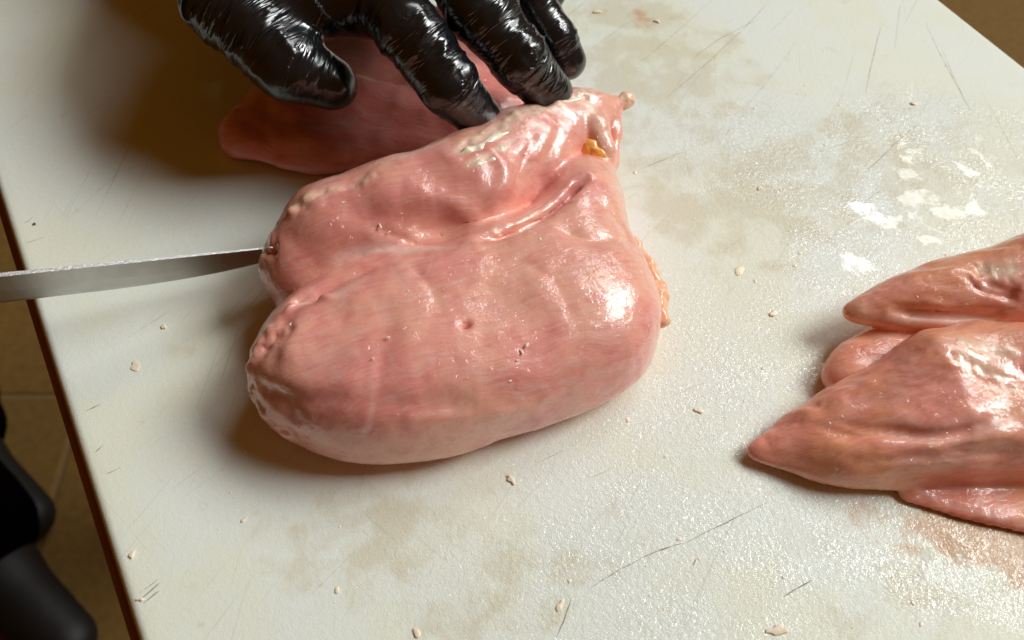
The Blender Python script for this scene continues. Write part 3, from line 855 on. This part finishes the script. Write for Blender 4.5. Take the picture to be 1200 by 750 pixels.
def make_hand():
    g = Grid((-16, 4.2, 1.2), (4.8, 28, 12.8), 0.09)
    F = None
    for k, ch in FINGERS.items():
        c = chain(g, [q[:3] + (q[3] * (0.97 if k == 'thumb' else 0.93),) for q in ch], 0.25)
        F = c if F is None else smin(F, c, 0.10)
    P = None
    for k, ch in FINGERS.items():
        m = np.array(ch[0])
        if k == 'thumb':
            c = cone(g, WRIST[:3], ch[0][:3], 2.1, 1.7)
        else:
            c = cone(g, WRIST[:3], m[:3], 2.1, 1.25)
        P = c if P is None else smin(P, c, 1.2)
    web = smin(cone(g, (-10.6, 14.4, 6.2), (-6.2, 13.2, 6.2), 1.2, 1.1), cone(g, (-9.4, 10.2, 5.7), (-4.8, 9.5, 5.9), 1.3, 1.1), 1.0)
    P = smin(P, web, 1.0)
    P = smin(P, cone(g, (-10.4, 17.5, 6.6), (-5.0, 15.5, 6.2), 1.7, 1.4), 1.2)
    P = smin(P, ellipsoid(g, (-9.6, 14.4, 5.4), (2.3, 2.8, 1.7), 0.3), 0.8)
    P = smin(P, cone(g, WRIST[:3], (-11.0, 25.4, 9.4), 2.5, 2.8), 0.8)
    F = smin(F, P, 0.7)
    V, Q = surface_nets(F, g)
    V = smooth(V, Q, 3)
    # finger coordinates for the wrinkles
    best = np.full(len(V), 1e9); C = np.zeros((len(V), 3))
    for fi, (k, ch) in enumerate(FINGERS.items()):
        pts = [np.array(c[:3]) for c in ch]
        L = 0
        for a, b in zip(pts[:-1], pts[1:]):
            ba = b - a; ln = np.linalg.norm(ba)
            t = np.clip((V - a) @ ba / ln ** 2, 0, 1)
            r = V - a - t[:, None] * ba
            d = np.linalg.norm(r, axis=1)
            m = d < best
            best[m] = d[m]
            u = r / (d[:, None] + 1e-9)
            e1 = np.cross(ba / ln, [0, 0, 1.0]); e1 /= np.linalg.norm(e1); e2 = np.cross(e1, ba / ln)
            C[m, 0] = (L + t * ln)[m]; C[m, 1] = (u @ e1)[m] + fi * 10; C[m, 2] = (u @ e2)[m]
            L += ln
    N = normals(V, Q)
    tip = np.zeros(len(V)); 
    for fi, (k, ch) in enumerate(FINGERS.items()):
        d = np.linalg.norm(V - np.array(ch[-1][:3]), axis=1)
        tip = np.maximum(tip, np.exp(-(d / (ch[-1][3] * 1.6)) ** 4))
    gate = (1 - 0.85 * tip) * np.clip(0.65 + 0.6 * noise(V, 0.6, 13), 0.2, 1)
    def ridge(x, p=1.0):
        return np.maximum(1 - np.abs(x) * 3.0, 0) ** p
    w0 = noise(C * np.array([1.0, 0.5, 0.5]) + 0.4 * noise(V, 0.8, 5)[:, None], 1.0, 31)
    w1 = noise(C * np.array([2.7, 0.7, 0.7]) + 0.3 * noise(V, 1.1, 3)[:, None], 1.0, 11)
    V = V + N * (gate * (0.10 * w0 + 0.11 * ridge(w1)) + 0.08 * fbm(V, 0.5, 21, 2))[:, None]
    V = smooth(V, Q, 1, 0.4)
    return V, Q, C, gate
V, Q, C, gate = make_hand()
hand = empty('person', (WRIST[0], WRIST[1], 0), 'left hand in a shiny wrinkled black glove holding the chicken from behind', 'person')
link('glove', V, Q, M['glove'], hand, attrs={'along': C, 'crinkle': gate})
def make_sleeve():
    g = Grid((-30, 19, 3), (-4, 50, 26), 0.3)
    F = chain(g, [(-10.4, 24.4, 9.2, 3.3), (-13.6, 31.0, 11.5, 4.0), (-21.0, 42.0, 17.0, 5.0)], 0.6)
    V, Q = surface_nets(F, g)
    V = smooth(V, Q, 2)
    return V + normals(V, Q) * (0.35 * fbm(V, 0.35, 3, 3))[:, None], Q
V, Q = make_sleeve()
link('sleeve', V, Q, M['cloth'], hand)

# ------------------------------------------------------------------ the knife
def make_knife():
    k = empty('knife', (-14, 0, 4), 'steel kitchen knife with a narrow blade entering the chicken from the left', 'knife')
    P0, P1 = np.array([-20.2, -4.26, 7.13]), np.array([-7.44, 2.29, 1.38])      # heel and tip of the spine
    d = (P1 - P0); L = np.linalg.norm(d); d /= L
    down = np.array([0.0, 0.0, -1.0]); down -= d * (down @ d); down /= np.linalg.norm(down)
    nrm = np.cross(d, down)
    n = 60
    V, F = [], []
    for i in range(n + 1):
        s = i / n
        x = s * L
        hgt = 1.3 - 0.15 * s
        if s > 0.55:
            hgt = (1.3 - 0.15 * s) * math.sqrt(max(0.0, 1 - ((s - 0.55) / 0.45) ** 2.2)) + 0.01
        th = 0.115 * (1 - 0.75 * s)
        b = P0 + d * x
        sec = [(0.0, -th), (0.0, th), (0.55, th * 0.8), (0.9, th * 0.35), (1.0, 0.004), (0.9, -th * 0.35), (0.55, -th * 0.8)]
        for (hh, tt) in sec:
            V.append(b + down * hgt * hh + nrm * tt)
    m = 7
    for i in range(n):
        for j in range(m):
            F.append((i * m + j, i * m + (j + 1) % m, (i + 1) * m + (j + 1) % m, (i + 1) * m + j))
    F.append(tuple(range(m))[::-1]); F.append(tuple(n * m + j for j in range(m)))
    bl = link('blade', np.array(V), F, M['steel'], k, smooth_sh=False)
    bl.data.materials.append(M['spine'])
    for i in range(n):
        bl.data.polygons[i * m].material_index = 1
    def bar(name, s0, s1, h0, h1, th, mat, par):
        V, F = [], []
        N = 14
        for i in range(N + 1):
            s = i / N; x = s0 + (s1 - s0) * s
            belly = 0.18 * math.sin(s * math.pi * 2)
            for q in range(12):
                a = q / 12 * math.tau
                hh = (h0 + h1) / 2 + (h1 - h0) / 2 * math.cos(a) * (1 + 0.12 * math.cos(s * 6)) + belly
                tt = th * math.sin(a)
                e = 0.75 if i in (0, N) else 1
                V.append(P0 + d * x + down * ((hh - (h0 + h1) / 2) * e + (h0 + h1) / 2) + nrm * tt * e)
        for i in range(N):
            for q in range(12):
                F.append((i * 12 + q, i * 12 + (q + 1) % 12, (i + 1) * 12 + (q + 1) % 12, (i + 1) * 12 + q))
        F.append(tuple(range(12))); F.append(tuple(N * 12 + q for q in range(12))[::-1])
        return link(name, np.array(V), F, mat, par)
    bar('bolster', 0.3, -1.2, 0.0, 1.35, 0.55, M['rivet'], k)
    h = bar('handle', -1.1, -12.0, -0.35, 1.75, 0.85, M['handle'], k)
    for x in (-3, -6, -9):
        c = P0 + d * x + down * 0.7 + nrm * 0.82
        V = [c + nrm * (0.08 * z) + 0.28 * (d * math.cos(a) + down * math.sin(a)) for z in (-1, 1) for a in np.linspace(0, math.tau, 12, endpoint=False)]
        F = [(q, (q + 1) % 12, 12 + (q + 1) % 12, 12 + q) for q in range(12)] + [tuple(range(12))[::-1], tuple(range(12, 24))]
        link('rivet', np.array(V), F, M['rivet'], h, smooth_sh=False)
make_knife()

# ------------------------------------------------------------------ fat and skin on the big breast
def blob_part(name, pts, mat, parent, lump=0.06, h=0.05, k=0.2, seed=0):
    P = np.array(pts)
    r = P[:, 3].max() + 0.25
    g = Grid(P[:, :3].min(0) - r, P[:, :3].max(0) + r, h)
    F = chain(g, pts, k) if len(pts) > 1 else cone(g, pts[0][:3], pts[0][:3], pts[0][3], pts[0][3])
    V, Q = surface_nets(F, g)
    V = smooth(V, Q, 2)
    V = V + normals(V, Q) * (lump * fbm(V, 2.2, seed, 3))[:, None]
    V[:, 2] = np.maximum(V[:, 2], 0.01)
    return link(name, V, Q, mat, parent, attrs={'tissue': np.zeros((len(V), 3))})
tag(blob_part('fat_lump', [(4.1, 8.1, 2.7, .26), (4.4, 8.2, 2.7, .26)], M['fold_fat'], breast, 0.10, seed=2), 'pale lump of fat on the far right tip')
tag(blob_part('fat_lump', [(2.85, 5.75, 2.55, .50), (3.15, 5.5, 2.6, .38)], M['skin_fat'], breast, 0.10, seed=5), 'bright orange lump of fat inside the skin fold')
blob_part('fat_lump', [(3.3, 4.75, 2.35, .26), (3.5, 4.55, 2.0, .24), (3.6, 4.4, 1.6, .18)], M['fold_fat'], breast, 0.14, seed=6)
tag(blob_part('fat_strip', [(4.25, 2.2, 1.6, .16), (4.68, 1.2, 1.55, .26), (4.95, 0.2, 1.45, .32), (5.05, -0.8, 1.25, .26)], M['skin_fat2'], breast, 0.10, seed=7), 'orange rim of fat along the right end')
for q, (pts, rad) in enumerate(FRINGE):
    blob_part('fat_strip', [(x, y, z - rad * 0.95, rad * (1.25 if 0 < i < len(pts) - 1 else 0.7)) for i, (x, y, z) in enumerate(pts)], M['fat'], breast, 0.05, 0.03, seed=8 + q)

def lump_mesh(name, seed, mat):
    """a small torn shred: a few soft lumps run together"""
    r = np.random.default_rng(seed)
    g = Grid((-1.5, -1.5, -1.2), (1.5, 1.5, 1.2), 0.2)
    pts = [(0.0, 0.0, 0.0, 0.55)]
    for k in range(4):
        a, d = r.random() * math.tau, 0.35 + 0.45 * r.random()
        q = pts[r.integers(len(pts))]
        pts.append((np.clip(q[0] + d * math.cos(a), -1.0, 1.0), np.clip(q[1] + d * math.sin(a), -1.0, 1.0), r.normal(0, 0.12), 0.2 + 0.25 * r.random()))
    F = None
    for q in pts:
        c = cone(g, q[:3], q[:3], q[3], q[3])
        F = c if F is None else smin(F, c, 0.35)
    V, Q = surface_nets(F, g)
    V = smooth(V, Q, 1)
    V = V + normals(V, Q) * (0.12 * fbm(V, 2.0, seed, 2))[:, None]
    me = bpy.data.meshes.new(name)
    me.from_pydata([tuple(p * CM) for p in V], [], [tuple(int(i) for i in q) for q in Q])
    me.polygons.foreach_set('use_smooth', [True] * len(me.polygons))
    me.materials.append(mat)
    return me
LUMPS = [lump_mesh('scrap', 30 + k, M['fat']) for k in range(8)]
def place_lump(name, k, loc, size, rz=0, parent=None, mat=None):
    o = bpy.data.objects.new(name, LUMPS[k % 8])
    sc.collection.objects.link(o)
    if parent is not None:
        o.parent = parent
    o.location = np.array(loc) * CM
    o.rotation_euler = (0, 0, rz)
    o.scale = size
    return o
for k, (p, nrm, s) in enumerate(FLECKS):
    place_lump('fat_fleck', k, p, (s * 1.0, s * 0.55, s * 0.35), k * 1.7, breast)

# ------------------------------------------------------------------ scraps on the board
SCRAPS = [
    (-12.76, -1.93, .30, .22, .06, 'round translucent yellowish fat scrap below the knife blade'),
    (-12.18, -0.29, .22, .12, .10, 'small white scrap just below the knife blade'),
    (-11.40, -8.54, .20, .14, .12, 'white scrap near the lower left board edge, upper of two'),
    (-10.80, -9.90, .16, .10, .10, 'pale scrap beside knife nicks at the lower left board edge'),
    (0.0, -6.12, .24, .16, .12, 'cream scrap on the board just in front of the big breast'),
    (8.28, 2.23, .34, .26, .06, 'flat tan scrap right of the big breast, beside the wet patch'),
    (9.18, 0.22, .26, .18, .10, 'pale scrap left of the folded chicken piece'),
    (6.19, -3.65, .22, .14, .10, 'pale scrap between big breast and the pointed chicken tip'),
    (16.74, 10.92, .20, .14, .12, 'tan crumb on the wet upper right of the board'),
    (3.87, 16.93, .40, .18, .10, 'elongated pinkish scrap at the top edge of the photo'),
    (6.52, 16.27, .24, .18, .12, 'small tan crumb at the top edge, right of elongated scrap'),
    (1.36, -10.13, .26, .16, .08, 'flat yellowish scrap at bottom beside a knife cut'),
    (7.58, -10.81, .40, .26, .10, 'large cream scrap at the bottom edge of the photo'),
    (-2.69, -10.86, .22, .16, .10, 'tan scrap at the bottom edge, left of the middle'),
    (-5.14, -9.58, .16, .10, .08, 'tiny pale crumb in the lower left stain'),
    (-8.24, -7.45, .14, .09, .07, 'tiny crumb in front of the breast shadow'),
    (9.63, 6.24, .16, .12, .08, 'tiny tan crumb near the end of the brown streak'),
    (-18.06, 4.38, .14, .10, .05, 'dark brown speck near the left board edge above the knife'),
]
for k, (x, y, a, b, c, lab) in enumerate(SCRAPS):
    o = place_lump('meat_scrap', k, (x, y, c * 0.35), (a * 0.85, b * 0.85, c * 0.5), k * 2.1)
    tag(o, lab, 'scrap', 'meat scraps on the board')
    if 'dark brown' in lab:
        o.data = o.data.copy(); o.data.materials[0] = M['speck']

def scatter(name, n, regions, smin_, smax, mat, flat, seed, label, nseg=7):
    r = np.random.default_rng(seed)
    V, F = [], []
    w = np.array([q[4] for q in regions], float); w /= w.sum()
    for i in range(n):
        q = regions[r.choice(len(regions), p=w)]
        x, y = r.normal(q[0], q[2]), r.normal(q[1], q[3])
        bu, bv = x * math.cos(ROT) + y * math.sin(ROT), -x * math.sin(ROT) + y * math.cos(ROT)
        if not (BX0 + 0.6 < bu < BX1 - 0.6 and BY0 + 0.6 < bv < BY1 - 0.6):
            continue
        s = smin_ * (smax / smin_) ** (r.random() ** 2)
        el, an = 1 + r.random() * 0.9, r.random() * math.tau
        b = len(V)
        for (rad, z) in ((1.0, -0.1), (0.85, 0.55), (0.45, 0.92)):
            for j in range(nseg):
                t = math.tau * j / nseg
                jit = 1 + 0.25 * math.sin(3 * t + i) * (rad > 0.5)
                u, v = rad * s * el * math.cos(t) * jit, rad * s * math.sin(t) * jit
                V.append((x + u * math.cos(an) - v * math.sin(an), y + u * math.sin(an) + v * math.cos(an), z * s * flat))
        V.append((x, y, s * flat))
        for k in range(2):
            for j in range(nseg):
                F.append((b + k * nseg + j, b + k * nseg + (j + 1) % nseg, b + (k + 1) * nseg + (j + 1) % nseg, b + (k + 1) * nseg + j))
        for j in range(nseg):
            F.append((b + 2 * nseg + j, b + 2 * nseg + (j + 1) % nseg, b + 3 * nseg))
    o = link(name, np.array(V), F, mat)
    return tag(o, label, 'scraps' if 'crumb' in name else 'water', kind='stuff')
scatter('fat_crumbs', 90, [(2, -9, 9, 2.2, 2), (10, 2, 3, 3, 1), (13, 9, 4, 3, 1.2), (8, -9, 5, 2.5, 2), (9, 5, 3, 4, 1)], 0.03, 0.08, M['fat'], 0.35, 3, 'tiny pale crumbs of fat sprinkled over the board')

# ------------------------------------------------------------------ knife cuts in the board (x0, y0, x1, y1, depth of colour)
CUTS = [
    (1.27, -10.98, 1.77, -9.78, 0.90),
    (2.26, -9.58, 3.83, -8.67, 0.60),
    (3.83, -8.67, 5.16, -8.19, 0.95),
    (5.16, -8.19, 7.95, -6.84, 0.70),
    (0.82, -5.50, 1.64, -5.05, 0.40),
    (7.93, -9.83, 8.88, -9.29, 1.00),
    (11.86, 17.79, 6.48, 11.28, 0.55),
    (11.15, 16.45, 7.85, 13.69, 0.50),
    (2.31, 16.45, 3.40, 17.79, 0.50),
    (17.85, 17.79, 16.71, 14.36, 0.35),
    (16.58, 16.15, 14.91, 11.54, 0.60),
    (18.57, 16.15, 19.01, 10.51, 0.60),
    (18.80, 14.81, 18.94, 11.43, 0.40),
    (5.06, 7.23, 6.84, 8.16, 0.50),
    (16.75, 9.81, 13.95, 7.05, 0.60),
    (4.98, 12.87, 9.20, 17.79, 0.40),
    (19.79, 11.64, 20.13, 7.46, 0.35),
    (8.24, 8.45, 9.01, 9.61, 0.50),
    (4.25, 2.86, 6.55, 5.36, 0.20),
    (-14.06, -3.65, -13.61, -3.42, 0.70),
    (-13.35, -5.14, -13.15, -4.87, 0.90),
    (-12.81, -5.91, -12.42, -5.71, 0.70),
    (-10.84, -9.88, -10.40, -9.40, 0.90),
    (-10.75, -9.98, -10.37, -9.63, 0.80),
    (-10.93, -9.73, -10.49, -9.32, 0.60),
    (-18.11, 3.47, -17.50, 3.75, 0.60),
    (-18.46, 4.42, -18.22, 4.72, 0.50),
    (-16.58, 1.38, -16.48, 1.68, 0.60),
    (-13.33, -0.72, -12.10, 0.48, 0.30),
    (5.39, -8.88, 5.49, -8.67, 1.00),
    (12.12, 8.07, 14.20, 9.02, 0.30),
    (3.23, 4.50, 5.33, 6.46, 0.25),
    (0.00, -7.18, 1.08, -6.03, 0.20),
    (-4.84, -6.03, -4.34, -5.59, 0.40),
    (-5.99, -9.83, -4.64, -8.27, 0.20),
    (3.09, -8.27, 3.53, -7.45, 0.25),
    (7.55, 2.86, 9.68, 4.42, 0.25),
    (13.73, 11.02, 14.93, 14.25, 0.30),
    (12.65, 15.10, 9.56, 10.51, 0.30),
    (9.86, 15.39, 6.73, 10.51, 0.25),
    (3.36, 14.25, 5.58, 16.57, 0.30),
    (-13.47, 7.14, -11.86, 9.51, 0.20),
    (-15.99, 6.46, -14.58, 7.60, 0.25),
    (-17.92, 10.01, -16.53, 11.54, 0.25),
    (-12.69, 4.93, -12.08, 6.02, 0.20),
    (12.81, 17.17, 11.37, 15.39, 0.30),
    (17.94, 2.86, 19.23, 4.50, 0.30),
    (13.43, 5.36, 14.66, 6.46, 0.35),
    (2.42, -6.03, 3.25, -5.68, 0.30),
    (5.64, -4.84, 7.24, -4.22, 0.20),
    (4.82, -3.26, 6.61, -2.44, 0.20),
    (13.39, -8.27, 15.26, -7.18, 0.20),
]
def make_cuts():
    r = np.random.default_rng(2)
    V, F, A = [], [], []
    for (x0, y0, x1, y1, o) in CUTS:
        a, b = np.array([x0, y0]), np.array([x1, y1])
        L = np.linalg.norm(b - a); d = (b - a) / L; nn = np.array([-d[1], d[0]])
        n = max(6, int(L / 0.15)); base = len(V)
        wob = np.cumsum(r.normal(0, 0.006, n + 1)); bend = r.normal(0, 0.012) * L
        for i in range(n + 1):
            t = i / n
            w = 0.016 * (0.45 + 0.8 * o) * math.sin(math.pi * min(max(t, 0.04), 0.96)) ** 0.5 * (0.7 + 0.5 * r.random())
            c = a + d * L * t + nn * (wob[i] + bend * 4 * t * (1 - t))
            for s in (-1, 1):
                p = c + nn * s * w
                V.append((p[0], p[1], 0.004)); A.append(o)
        for i in range(n):
            q = base + 2 * i
            F.append((q, q + 2, q + 3, q + 1))
    o = link('knife_marks', np.array(V), F, M['cut'], board, attrs={'depth': np.array(A)})
    o.matrix_parent_inverse = board.matrix_basis.inverted()
    return tag(o, 'thin brown knife cuts scored into the board', kind='stuff')
make_cuts()

# ------------------------------------------------------------------ the person standing beyond the table
def make_legs():
    g = Grid((-92, 5, FLOOR_Z), (-42, 72, 12), 0.8)
    F = None
    for (x, y) in ((-66.0, 23.0), (-75.0, 38.0)):
        leg = chain(g, [(x, y, FLOOR_Z + 7, 8.6), (x - 1.5, y + 1, FLOOR_Z + 40, 9.2), (x - 4, y + 2, 4, 10.0)], 4)
        F = leg if F is None else smin(F, leg, 1.0)
    F = np.maximum(F, FLOOR_Z + 1.6 - g.z)
    V, Q = surface_nets(F, g)
    V = smooth(V, Q, 2)
    V = V + normals(V, Q) * (2.2 * fbm(V * np.array([1, 1, 0.6]), 0.10, 40, 3))[:, None]
    p = empty('person', (-70, 34, FLOOR_Z), 'legs of a person in dark trousers standing left of the table', 'person')
    link('trousers', V, Q, M['cloth'], p)
    for (x, y) in ((-66.0, 23.0), (-75.0, 38.0)):
        g = Grid((x - 12, y - 20, FLOOR_Z - 0.5), (x + 24, y + 10, FLOOR_Z + 13), 0.5)
        dx, dy = 0.80, -0.60
        F = chain(g, [(x - 4 * dx, y - 4 * dy, FLOOR_Z + 4.5, 4.4), (x + 6 * dx, y + 6 * dy, FLOOR_Z + 4.2, 4.6), (x + 18 * dx, y + 18 * dy, FLOOR_Z + 3, 3.6)], 2, 0.85)
        F = smin(F, cone(g, (x, y, FLOOR_Z + 5), (x, y, FLOOR_Z + 10), 4.2, 4.0), 2)
        F = np.maximum(F, FLOOR_Z + 0.05 - g.z)
        V, Q = surface_nets(F, g)
        link('shoe', smooth(V, Q, 2), Q, M['shoe'], p)
make_legs()
